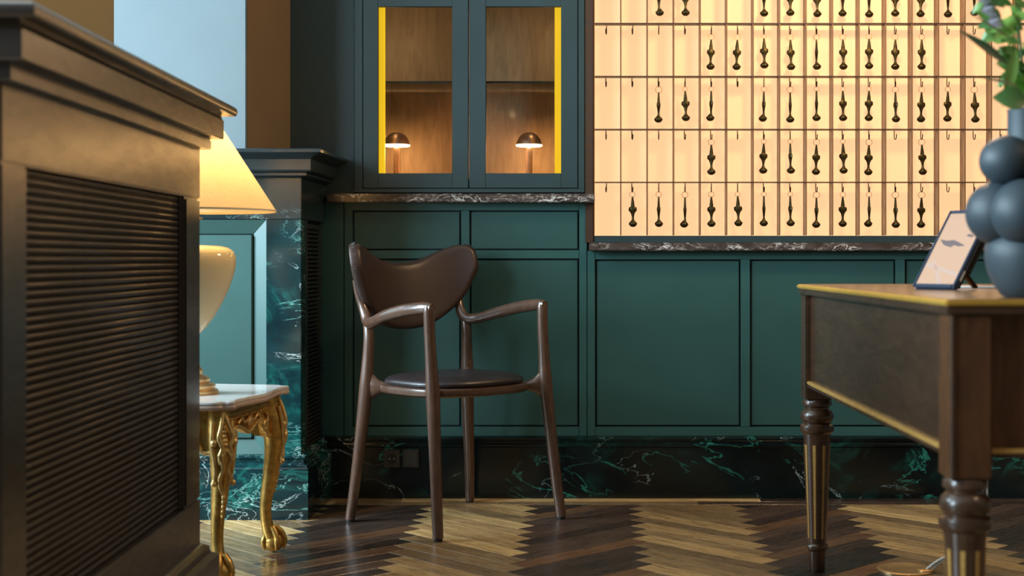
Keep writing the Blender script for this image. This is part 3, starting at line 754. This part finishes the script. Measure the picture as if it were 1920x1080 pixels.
def sheet(d, inset):
    rows = []
    for a in angs:
        aa = a*(1-inset*0.11); zt = interp(TOPZ, abs(a)); zb_ = interp(BOTZ, abs(a)); zc = (zt+zb_)/2
        k = 1 - inset*0.30
        rows.append([shell(aa, zc+(zt-zc)*k*(-1+2*j/(NZ-1)), d) for j in range(NZ)])
    return rows
mb = MB()
layers = [(-.008, .12), (-.010, .05), (-.008, .01), (.0, 0), (.008, .0), (.015, .05), (.020, .13), (.0235, .26), (.025, .42)]
def border(d, inset):
    rows = sheet(d, inset)
    loop = [r[-1] for r in rows] + [r[0] for r in reversed(rows)]
    return loop
loops = [border(d, i) for d, i in layers]
vs = []; fs = []
for l in loops: vs += l
n = len(loops[0])
for i in range(len(loops)-1):
    for k in range(n):
        k2 = (k+1) % n; fs.append((i*n+k, i*n+k2, (i+1)*n+k2, (i+1)*n+k))
mb.add(vs, fs)
for (d, i) in (layers[0], layers[-1]):
    rows = sheet(d, i); v2 = []; f2 = []
    for r in rows: v2 += r
    for a in range(NA-1):
        for j in range(NZ-1): f2.append((a*NZ+j, (a+1)*NZ+j, (a+1)*NZ+j+1, a*NZ+j+1))
    mb.add(v2, f2)
bkme = mb.build('backrest', M['leather'], ch, 0, 70)
bm = bmesh.new(); bm.from_mesh(bkme.data); bmesh.ops.remove_doubles(bm, verts=bm.verts, dist=0.0004); bmesh.ops.recalc_face_normals(bm, faces=bm.faces); bm.to_mesh(bkme.data); bm.free()
at_ = bkme.data.attributes.get('sharp_edge')
if at_: bkme.data.attributes.remove(at_)
for p in bkme.data.polygons: p.use_smooth = True
# whip stitching round the edge of the left wing
st = MB()
edge = [(46.5, z) for z in []]
for sgn in (-1, 1):
    pts = [(-a*sgn, interp(TOPZ, a)) for a in (42, 44.8, 46.8, 47.9)] + [(-a*sgn, interp(BOTZ, a)) for a in (48.2, 47.7, 46.4, 45, 43.5, 42, 40.5, 39, 37, 35, 33)]
    sp_ = spline(pts, 3)
    for a, z in sp_:
        p = Vector(shell(a*1.004, z, -.003)); q = Vector(shell(a*1.004, z+.004, .007))
        st.tube([p, q], 0.0009, 5)
s_ = st.build('stitching', M['stitch'], bkme, 0, 40); s_['kind'] = 'stuff'

# ------------------------------------------------------------------ gilt side table
tb = thing('side_table', (-1.11, 3.65, 0), 'gilt carved side table with white marble top beside the counter', 'side table', None, R(-6), world=False)
def top_outline(s):
    """serpentine top with notched corners"""
    hw, hd = .245*s, .232*s
    q = [(hw-.055, hd+.004), (hw-.030, hd-.004), (hw-.022, hd-.016), (hw-.006, hd-.018), (hw+.003, hd-.030), (hw-.004, hd-.050), (hw-.006, hd-.085), (hw+.004, .07), (hw+.012, 0)]
    right = q + [(x, -y) for x, y in reversed(q[:-1])]
    bottom = [(hw*0.3, -hd-.012), (0, -hd-.018)]
    pts = right + bottom + [(-x, y) for x, y in [(hw*0.3, -hd-.012)]]
    left = [(-x, y) for x, y in reversed(right)]
    pts += left + [(-hw*0.3, hd+.012), (0, hd+.018), (hw*0.3, hd+.012)]
    return spline(pts + [pts[0]], 3)[:-1]
def zr(o, z): return [(x, y, z) for x, y in top_outline(o)]
ringloft(MB(), [zr(.985, .4300), zr(1.0, .4325), zr(1.005, .438), zr(.995, .4425)]).build('top_edge', M['pink_edge'], tb, 0, 50)
ringloft(MB(), [zr(.990, .4424), zr(1.0, .445), zr(1.0, .4495), zr(.99, .4525)]).build('marble_top', M['white_marble'], tb, 0, 40)
AX, AY = .198, .182          # apron half sizes
def apron(L):
    """carved apron in XZ, length from -L to L, scalloped lower edge"""
    lo = [(-L, .330), (-L*.86, .318), (-L*.74, .330), (-L*.66, .356), (-L*.50, .372), (-L*.25, .362), (0, .348)]
    lo = spline(lo + [(-x, z) for x, z in reversed(lo[:-1])], 4)
    mb = MB(); n = len(lo)
    vs = []
    for yy in (-.008, .008):
        vs += [(x, yy, z) for x, z in lo] + [(x, yy, .431) for x, z in lo]
    fs = []
    for i in range(n-1):
        fs += [(i, i+1, n+i+1, n+i), (2*n+i, 3*n+i, 3*n+i+1, 2*n+i+1), (i, 2*n+i, 2*n+i+1, i+1), (n+i, n+i+1, 3*n+i+1, 3*n+i)]
    fs += [(0, n, 3*n, 2*n), (n-1, 3*n-1, 4*n-1, 2*n-1)]
    mb.add(vs, fs)
    mb.box(-L, L, -.013, -.006, .406, .413); mb.box(-L, L, -.015, -.006, .421, .431)
    return mb, lo
def scroll(c, r0, turns, sgn, flip=1):
    pts = []; N_ = int(18*turns)
    for k in range(N_+1):
        t = k/N_; a = t*turns*2*math.pi
        r = r0*(1-.8*t)
        pts.append((c[0]+sgn*r*math.cos(a), -.013, c[1]+flip*r*math.sin(a)))
    return pts
for nm, L, loc, rz in (('front', AX, (0, -AY, 0), 0), ('back', AX, (0, AY, 0), math.pi), ('right', AY, (AX, 0, 0), math.pi/2), ('left', AY, (-AX, 0, 0), -math.pi/2)):
    mb, lo = apron(L)
    o = mb.build('apron', M['gold'], tb, 0, 40); o.location = loc; o.rotation_euler = (0, 0, rz)
    cv = MB()
    cv.tube([(x, -.010, z+.003) for x, z in lo], .0052, 8)
    for sg in (-1, 1):
        cv.tube(scroll((sg*L*.62, .352), .016, 1.3, sg), [.0060]*24, 8)
        cv.tube(spline([(sg*L*.80, -.011, .33), (sg*L*.72, -.013, .352), (sg*L*.76, -.012, .378), (sg*L*.66, -.011, .392)], 4), .0046, 8)
        cv.tube(spline([(sg*L*.45, -.011, .382), (sg*L*.32, -.013, .392), (sg*L*.18, -.012, .380), (0, -.013, .392)], 4), .0040, 8)
        for q in range(9): cv.ball((sg*L*(.08+.085*q), -.0105, .399), .0034, 8, 6)
    cv.ball((0, -.012, .378), .012, 12, 8, (1.2, .6, 1))
    cv.build('carving', M['gold_pale'], o, 0, 60)
for sx in (-1, 1):
    for sy in (-1, 1):
        d = Vector((sx, sy)).normalized()
        def pt(o, z): return (sx*AX*.99 + d.x*o, sy*AY*.99 + d.y*o, z)
        prof = [(-.004, .430, .0260), (.000, .395, .0280), (.012, .355, .0300), (.019, .315, .0290), (.016, .265, .0245), (.006, .205, .0200), (-.004, .150, .0165), (-.006, .105, .0150), (.000, .070, .0165), (.010, .045, .0215), (.016, .030, .0215)]
        q = spline([pt(o, z) + (r,) for o, z, r in prof], 4)
        lg = MB().tube([p[:3] for p in q], [p[3] for p in q], 14, up=(d.x, d.y, 0)).build('leg', M['gold'], tb, 0, 60)
        f = pt(.017, .029)
        MB().ball(f, .028, 18, 12, (1, 1, .98)).build('ball_foot', M['gold'], lg, 0, 80)
        cl = MB(); base = math.atan2(sy, sx)
        for aa in (-100, -35, 35, 100, 180):
            a = base + R(aa)
            cl.tube(spline([(f[0]-d.x*.008+math.cos(a)*.012, f[1]-d.y*.008+math.sin(a)*.012, .072), (f[0]+math.cos(a)*.024, f[1]+math.sin(a)*.024, .050), (f[0]+math.cos(a)*.0305, f[1]+math.sin(a)*.0305, .030), (f[0]+math.cos(a)*.026, f[1]+math.sin(a)*.026, .008)], 4), [.0075, .0078, .0080, .0085, .0080, .0072, .0068, .0072, .0074, .0060, .0048, .0036, .0025], 8)
        cl.build('claw', M['gold'], lg, 0, 60)
        # acanthus carving on the knee: curled strands and beads
        ac = MB(); t2 = Vector((-d.y, d.x))
        def kp(o, side, z): 
            b = pt(o, z); return (b[0]+t2.x*side, b[1]+t2.y*side, z)
        for sg in (-1, 1):
            ac.tube(spline([kp(.030, 0, .425), kp(.040, sg*.010, .390), kp(.044, sg*.018, .362), kp(.046, sg*.010, .340), kp(.046, sg*.016, .318), kp(.040, sg*.012, .300)], 4), .0056, 8)
            ac.tube(spline([kp(.046, 0, .335), kp(.047, sg*.012, .312), kp(.042, sg*.006, .288), kp(.038, sg*.013, .262), kp(.030, sg*.008, .240), kp(.028, 0, .222)], 4), .0052, 8)
            ac.tube(spline([kp(.020, sg*.024, .400), kp(.026, sg*.028, .370), kp(.030, sg*.030, .340), kp(.034, sg*.024, .300), kp(.028, sg*.021, .265), kp(.026, sg*.026, .250)], 4), .0050, 8)
            ac.ball(kp(.034, sg*.026, .350), .0095, 10, 8); ac.ball(kp(.044, sg*.013, .320), .0085, 10, 8); ac.ball(kp(.030, sg*.025, .250), .0075, 10, 8)
        for q in range(8): ac.ball(kp(.029+.002*q, 0, .418-.0105*q), .0056, 8, 6)
        for q in range(5): ac.ball(kp(.030-.002*q, 0, .215-.012*q), .0050-.0005*q, 8, 6, (1, 1, 1.5))
        ac.build('carving', M['gold_pale'], lg, 0, 70)

# ------------------------------------------------------------------ table lamp
LX, LY, LZ = -1.052, 3.605, .4526
lp = thing('table_lamp', (LX, LY, LZ), 'cream urn table lamp with lit conical shade on the gilt table', 'lamp')
def lat(name, prof, mat, cap=True, n=40): return MB().lathe(prof, n, (LX, LY, 0), cap).build(name, M[mat], lp, 0, 40)
lat('foot', [(.074, LZ), (.075, LZ+.008), (.070, LZ+.012), (.066, LZ+.013), (.068, LZ+.022), (.060, LZ+.028), (.052, LZ+.029), (.054, LZ+.038), (.044, LZ+.046), (.034, LZ+.050), (.036, LZ+.060), (.026, LZ+.072), (.020, LZ+.10), (.018, LZ+.13), (.024, LZ+.142), (.022, LZ+.150)], 'brass')
lat('urn', [(.020, .600), (.030, .608), (.046, .625), (.064, .650), (.084, .685), (.101, .722), (.113, .757), (.1185, .785), (.1185, .803), (.113, .818), (.100, .828), (.080, .833), (.040, .835), (.02, .836)], 'cream')
lat('neck', [(.022, .835), (.024, .842), (.014, .850), (.011, .875), (.016, .893), (.032, .900), (.036, .905), (.014, .910), (.012, .93), (.018, .935), (.018, .975), (.01, .98)], 'brass')
zb, zt = .922, 1.178; rb, rt = .2215, .058
lat('lamp_shade', [(rb, zb), (rb-(rb-rt)*.5, (zb+zt)/2), (rt, zt)], 'shade', cap=False, n=64)
lat('shade_rim', [(rb-.002, zb-.001), (rb+.0012, zb-.001), (rb+.0008, zb+.004), (rb-.003, zb+.004)], 'cream', cap=False, n=64)
point('table_lamp_light', (LX, LY, 1.04), 2.9, (1.0, 0.62, 0.27), 0.03)

# ------------------------------------------------------------------ desk (foreground right)
dk = thing('desk', (.527, 3.625, 0), 'antique mahogany desk with gold edging and fluted turned legs', 'desk', None, R(1.9), world=False)
DL, DW, PO = 1.355, .66, .070
for x in (0, DW-PO):
    for y in (-PO, -DL):
        p = MB().box(x, x+PO, y, y+PO, .440, .710); near = y < -1
        po = p.build('post', M['desk_front'] if near else M['desk_wood'], dk, 0.004)
        c = (x+PO/2, y+PO/2, 0)
        lg = MB().lathe([(.018, 0), (.0205, .004), (.0215, .050), (.0225, .054), (.028, .058), (.029, .063), (.028, .068), (.0235, .072), (.0238, .080), (.0285, .190), (.0335, .335), (.0355, .352), (.0420, .358), (.0435, .366), (.0420, .374), (.0345, .379), (.0400, .387), (.0430, .396), (.0400, .407), (.0310, .416), (.0310, .421), (.0370, .425), (.0375, .433), (.034, .440)], 32, c).build('leg', M['desk_wood'], dk, 0, 40)
        for k in range(8):
            a = R(22.5+45*k); ca, sa = math.cos(a), math.sin(a)
            w_ = .0042; mb = MB()
            def fp(r, z, s): return (c[0]+ca*r-sa*s, c[1]+sa*r+ca*s, z)
            mb.add([fp(.0225, .085, -w_*.7), fp(.0225, .085, w_*.7), fp(.0318, .325, w_), fp(.0318, .325, -w_), fp(.0246, .085, -w_*.7), fp(.0246, .085, w_*.7), fp(.0338, .325, w_), fp(.0338, .325, -w_)],
                   [(0,1,2,3), (4,5,6,7), (0,1,5,4), (1,2,6,5), (2,3,7,6), (3,0,4,7)])
            mb.build('inlay_flute', M['inlay'], lg, 0.0008)
def desk_side(x0, x1, y0, y1, lx):
    pass
MB().box(.012, .030, -DL+PO, -PO, .474, .710).build('side_panel', M['desk_wood'], dk, 0.002)
MB().box(DW-.030, DW-.012, -DL+PO, -PO, .474, .710).build('side_panel', M['desk_wood'], dk, 0.002)
MB().box(PO, DW-PO, -DL+.022, -DL+.040, .474, .710).build('front_panel', M['desk_front'], dk, 0.002)
MB().box(PO, DW-PO, -.040, -.022, .474, .710).build('back_panel', M['desk_wood'], dk, 0.002)
for a in ((.002, .016, -DL+PO, -PO), (DW-.016, DW-.002, -DL+PO, -PO), (PO, DW-PO, -DL+.010, -DL+.026), (PO, DW-PO, -.026, -.012)):
    MB().box(*a, .474, .481).build('trim_moulding', M['desk_wood'], dk, 0.002); MB().box(*a, .4812, .4895).build('gold_trim', M['inlay'], dk, 0.002)
for x, y in ((.0, -.0),):
    pass
# reeded edge beads on the posts and raised field frame
for (x, y) in ((.004, -DL+.001), (.004, -.004)):
    MB().tube([(x, y, .442), (x, y, .708)], .0045, 10).build('post_bead', M['desk_wood'], dk)
MB().tube([(.010, -DL+PO+.006, .49), (.010, -DL+PO+.006, .708)], .004, 10).build('post_bead', M['desk_wood'], dk)
MB().box(-.006, DW+.006, -DL-.006, .006, .7085, .7235).build('top_moulding', M['desk_wood'], dk, 0.003)
MB().box(-.010, DW+.010, -DL-.010, .010, .7235, .7335).build('top_edge_band', M['brass_edge'], dk, 0.003)
MB().box(-.001, DW+.001, -DL-.001, .001, .7330, .7345).build('desk_top', M['desk_top'], dk, 0.0008)
DZ = .7346
# ------------------------------------------------------------------ tablet on the desk
bl = Vector((.676, 3.0, DZ+.003)); r_ = Vector((.6, -.8, 0)); q = Vector((.1255*.8, .1255*.6, .1655)); L_ = q.length; u_ = q.normalized(); n_ = r_.cross(u_)
tabW = .112
tab = thing('tablet', (bl.x, bl.y, DZ), 'navy cased tablet leaning on a kickstand at desk end, peach reflection painted on screen', 'tablet')
def tbx(name, mat, a0, a1, b0, b1, c0, c1, par, bev=0.0):
    vs = [bl + r_*a + u_*b + n_*c for c in (c0, c1) for a, b in ((a0,b0),(a1,b0),(a1,b1),(a0,b1))]
    return MB().add(vs, [(0,3,2,1),(4,5,6,7),(0,1,5,4),(1,2,6,5),(2,3,7,6),(3,0,4,7)]).build(name, M[mat], par, bev, 35, None, 3)
cs_ = tbx('case', 'screen_frame', 0, tabW, 0, L_, -.012, .003, tab, .005)
tbx('case_back', 'case_black', .006, tabW-.003, .01, L_-.01, -.020, -.0115, tab, .004)
tbx('grip_block', 'case_black', .02, tabW-.006, .055, .15, -.034, -.019, tab, .005)
fr_ = MB()
for a0, a1, b0, b1 in ((0, .007, 0, L_), (tabW-.007, tabW, 0, L_), (.007, tabW-.007, 0, .009), (.007, tabW-.007, L_-.009, L_)):
    vs = [bl + r_*a + u_*b + n_*c for c in (.001, .0055) for a, b in ((a0,b0),(a1,b0),(a1,b1),(a0,b1))]
    fr_.add(vs, [(0,3,2,1),(4,5,6,7),(0,1,5,4),(1,2,6,5),(2,3,7,6),(3,0,4,7)])
fr_.build('bumper', M['screen_frame'], tab, .0018)
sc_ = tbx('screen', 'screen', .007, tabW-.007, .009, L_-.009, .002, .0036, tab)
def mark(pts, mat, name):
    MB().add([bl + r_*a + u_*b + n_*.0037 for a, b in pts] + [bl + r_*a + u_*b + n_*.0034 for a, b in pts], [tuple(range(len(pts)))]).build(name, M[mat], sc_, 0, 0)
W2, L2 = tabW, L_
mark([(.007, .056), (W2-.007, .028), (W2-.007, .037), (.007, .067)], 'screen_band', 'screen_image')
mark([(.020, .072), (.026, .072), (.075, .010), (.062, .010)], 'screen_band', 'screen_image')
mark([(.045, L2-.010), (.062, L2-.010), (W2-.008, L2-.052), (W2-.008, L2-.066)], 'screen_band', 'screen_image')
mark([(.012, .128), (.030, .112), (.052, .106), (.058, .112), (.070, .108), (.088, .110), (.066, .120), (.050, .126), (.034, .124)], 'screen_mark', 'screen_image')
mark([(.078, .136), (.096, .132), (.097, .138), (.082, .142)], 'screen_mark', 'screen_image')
bt = tbx('side_button', 'white_plastic', tabW-.001, tabW+.0012, .022, .048, -.006, -.001, tab, .0006)
kf = bl + r_*(tabW*.80) + u_*.060 - n_*.018
kd = Vector((X(1822, 2.985), 2.985, DZ+.004))
kd = kf + Vector((.036, .03, -(kf.z-DZ-.004)))
MB().tube([kf, kd], [(.004, .010), (.003, .008)], 10).build('kickstand', M['hook'], tab)
cbp = spline([(.70, 3.08, DZ+.003), (.76, 3.10, DZ+.003), (.85, 3.06, DZ+.003), (.93, 3.05, DZ+.003), (1.05, 3.12, DZ+.003)], 6)
tag(MB().tube(cbp, .0028, 8).build('charging_cable', M['white_plastic']), 'white charging cable lying on the desk behind the tablet', 'cable')

# ------------------------------------------------------------------ vase and bouquet
VXc, VYc = .733, 2.375
vs_ = MB()
vs_.lathe([(.040, 0), (.047, .003), (.060, .022), (.070, .045), (.0745, .068), (.073, .088), (.062, .105), (.04, .115)], 48, (VXc, VYc, DZ))
for k in range(5):
    a = R(172 + 72*k); vs_.ball((VXc+.050*math.cos(a), VYc+.050*math.sin(a), DZ+.143), .0565, 36, 24, (1, 1, .98))
vs_.ball((VXc, VYc, DZ+.143), .06, 24, 16)
for k in range(3):
    a = R(190 + 120*k); vs_.ball((VXc+.040*math.cos(a), VYc+.040*math.sin(a), DZ+.231), .0450, 36, 24, (1.05, 1.05, .95))
vs_.ball((VXc, VYc, DZ+.231), .048, 24, 16)
vs_.lathe([(.036, .250), (.0365, .270), (.0365, .314), (.0375, .318), (.034, .319), (.032, .310), (.031, .26)], 40, (VXc, VYc, DZ), cap=False)
tag(vs_.build('bubble_vase', M['vase'], None, 0, 60), 'matt blue grey vase of stacked bulbs on the desk', 'vase')

bq = thing('bouquet', (VXc, VYc, DZ+.265), 'leafy green bouquet standing in the blue grey bulb vase', 'bouquet')
def leaf(base, tip, w, mat, bend=.15, up=(0, 0, 1), name='leaf', par=None):
    B = Vector(base); T = Vector(tip); ax = T-B; L = ax.length; d = ax.normalized()
    side = d.cross(Vector(up))
    if side.length < .05: side = d.cross(Vector((0, 1, 0)))
    side.normalize(); nr = side.cross(d)
    vs = []; fs = []; K = 7
    for i in range(K+1):
        t = i/K; ww = w*math.sin(math.pi*min(1, t**.8*.97+.015))
        c = B + ax*t + nr*(bend*L*math.sin(math.pi*t))
        vs += [c - side*ww + nr*ww*.25, c - nr*.0006, c + side*ww + nr*ww*.25]
    for i in range(K):
        for j in range(2): fs.append((i*3+j, i*3+j+1, (i+1)*3+j+1, (i+1)*3+j))
    return MB().add(vs, fs).build(name, M[mat], par or bq, 0, 80)
def V(px, py, Y): return (X(px, Y), Y, Z(py, Y))
zneck = DZ+.27
stems = [(-.02, .0, 1.20), (.00, -.02, 1.24), (.02, .01, 1.22), (.05, .02, 1.2), (-.05, .0, 1.16), (.03, -.03, 1.14)]
for sx, sy, sz in stems:
    MB().tube(spline([(VXc+sx*.2, VYc+sy*.2, zneck), (VXc+sx*.5, VYc+sy*.5, (zneck+sz)/2), (VXc+sx, VYc+sy, sz)], 5), .0028, 7).build('stem', M['stem'], bq)
leaf(V(1890, 122, 2.30), V(1799, 57, 2.30), .0085, 'leaf_dark', .03, (.2, -1, .3))
leaf(V(1900, 76, 2.31), V(1815, 24, 2.31), .0022, 'dry_leaf', .03, (.2, -1, .3))
leaf(V(1912, 162, 2.31), V(1835, 145, 2.31), .0035, 'dry_leaf', .03, (.2, -1, .6))
leaf(V(1925, 190, 2.31), V(1861, 183, 2.31), .021, 'leaf', .08, (0, -1, .25))
leaf(V(1905, 90, 2.33), V(1880, 200, 2.33), .010, 'leaf', .06, (0, -1, 0))
for i in range(210):
    th = random.uniform(0, 2*math.pi); zz = random.uniform(1.085, 1.33)
    rr = .085*math.sqrt(random.random())*min(1, .12 + .88*(zz-1.08)/.15)
    b0 = Vector((VXc+.004+rr*.8*math.cos(th), VYc+rr*.8*math.sin(th), zz-.01))
    dr = Vector((math.cos(th), math.sin(th), random.uniform(-.6, .8))).normalized()
    leaf(b0, b0 + dr*random.uniform(.030, .050), random.uniform(.009, .016), 'leaf', random.uniform(-.15, .2), (random.uniform(-.5, .5), -.7, .5))
for i in range(9):
    t = i/8; p = Vector(V(1836+30*t, -14+62*t, 2.34)); 
    leaf(p + Vector((.014, .01, .004)), p + Vector((-.008, -.006, -.012+.004*(i % 3))), .0085, 'lilac', .2, (0, -1, .3), 'petal')

# ------------------------------------------------------------------ floor outlet and cable
FX, FY = X(1698, 3.60), 3.60
fo = thing('floor_outlet', (FX, FY, 0), 'round brass floor outlet plate set in the parquet under the desk', 'outlet')
MB().lathe([(.074, .0005), (.074, .0035), (.071, .0050), (.058, .0052), (.056, .0046), (.002, .0046)], 48, (FX, FY, 0)).build('plate', M['brass'], fo, 0, 30)
MB().lathe([(.020, .0046), (.020, .008), (.017, .0095), (.002, .0095)], 24, (FX+.045, FY-.03, 0)).build('cable_cap', M['brass'], fo, 0, 30)
for k, dx in enumerate((0, .012)):
    cx_ = .985 + .010*k
    pts = spline([(FX+.047+dx, FY-.03, .008), (FX+.072+dx, FY-.032, .028), (FX+.115+dx, FY-.035, .052+.006*k), (cx_-.02, FY-.03, .085), (cx_, FY-.02, .13), (cx_, FY-.02, .30), (cx_, FY-.02, .48)], 6)
    tag(MB().tube(pts, .0036, 8).build('power_cable', M['white_plastic']), 'white power cable rising from brass floor outlet, %s of the pair' % ('left' if k == 0 else 'right'), 'cable', 'white cables at the floor outlet')

# ------------------------------------------------------------------ unseen globe lamps: one behind the viewer, two added for warm glow
def pendant(x, y, z, r, power, label):
    t = thing('unseen_pendant', (x, y, z), label, 'lamp', 'globe pendants')
    MB().ball((x, y, z), r, 24, 16).build('globe', M['opal'], t)
    MB().lathe([(.012, r*.96), (.012, r+.05), (.002, r+.06)], 16, (x, y, z)).build('cap', M['brass'], t)
    MB().tube([(x, y, z+r+.05), (x, y, H)], .002, 6).build('cord', M['rubber'], t)
    if power: point('added_warm_light', (x, y, z-r-.05), power, WARM, .09)
pendant(-.69, -2.0, 1.97, .022, 0, 'globe pendant lamp hanging behind the viewer on the left')
pendant(1.9, 1.6, 2.3, .05, 14, 'unseen globe lamp added at the right for warm light')  # added out of view as warm light on the counter face
pendant(.80, 4.05, 2.10, .09, 40, 'unseen globe lamp added before the key rack for counter glow')  # added out of view to give the counter its warm glow
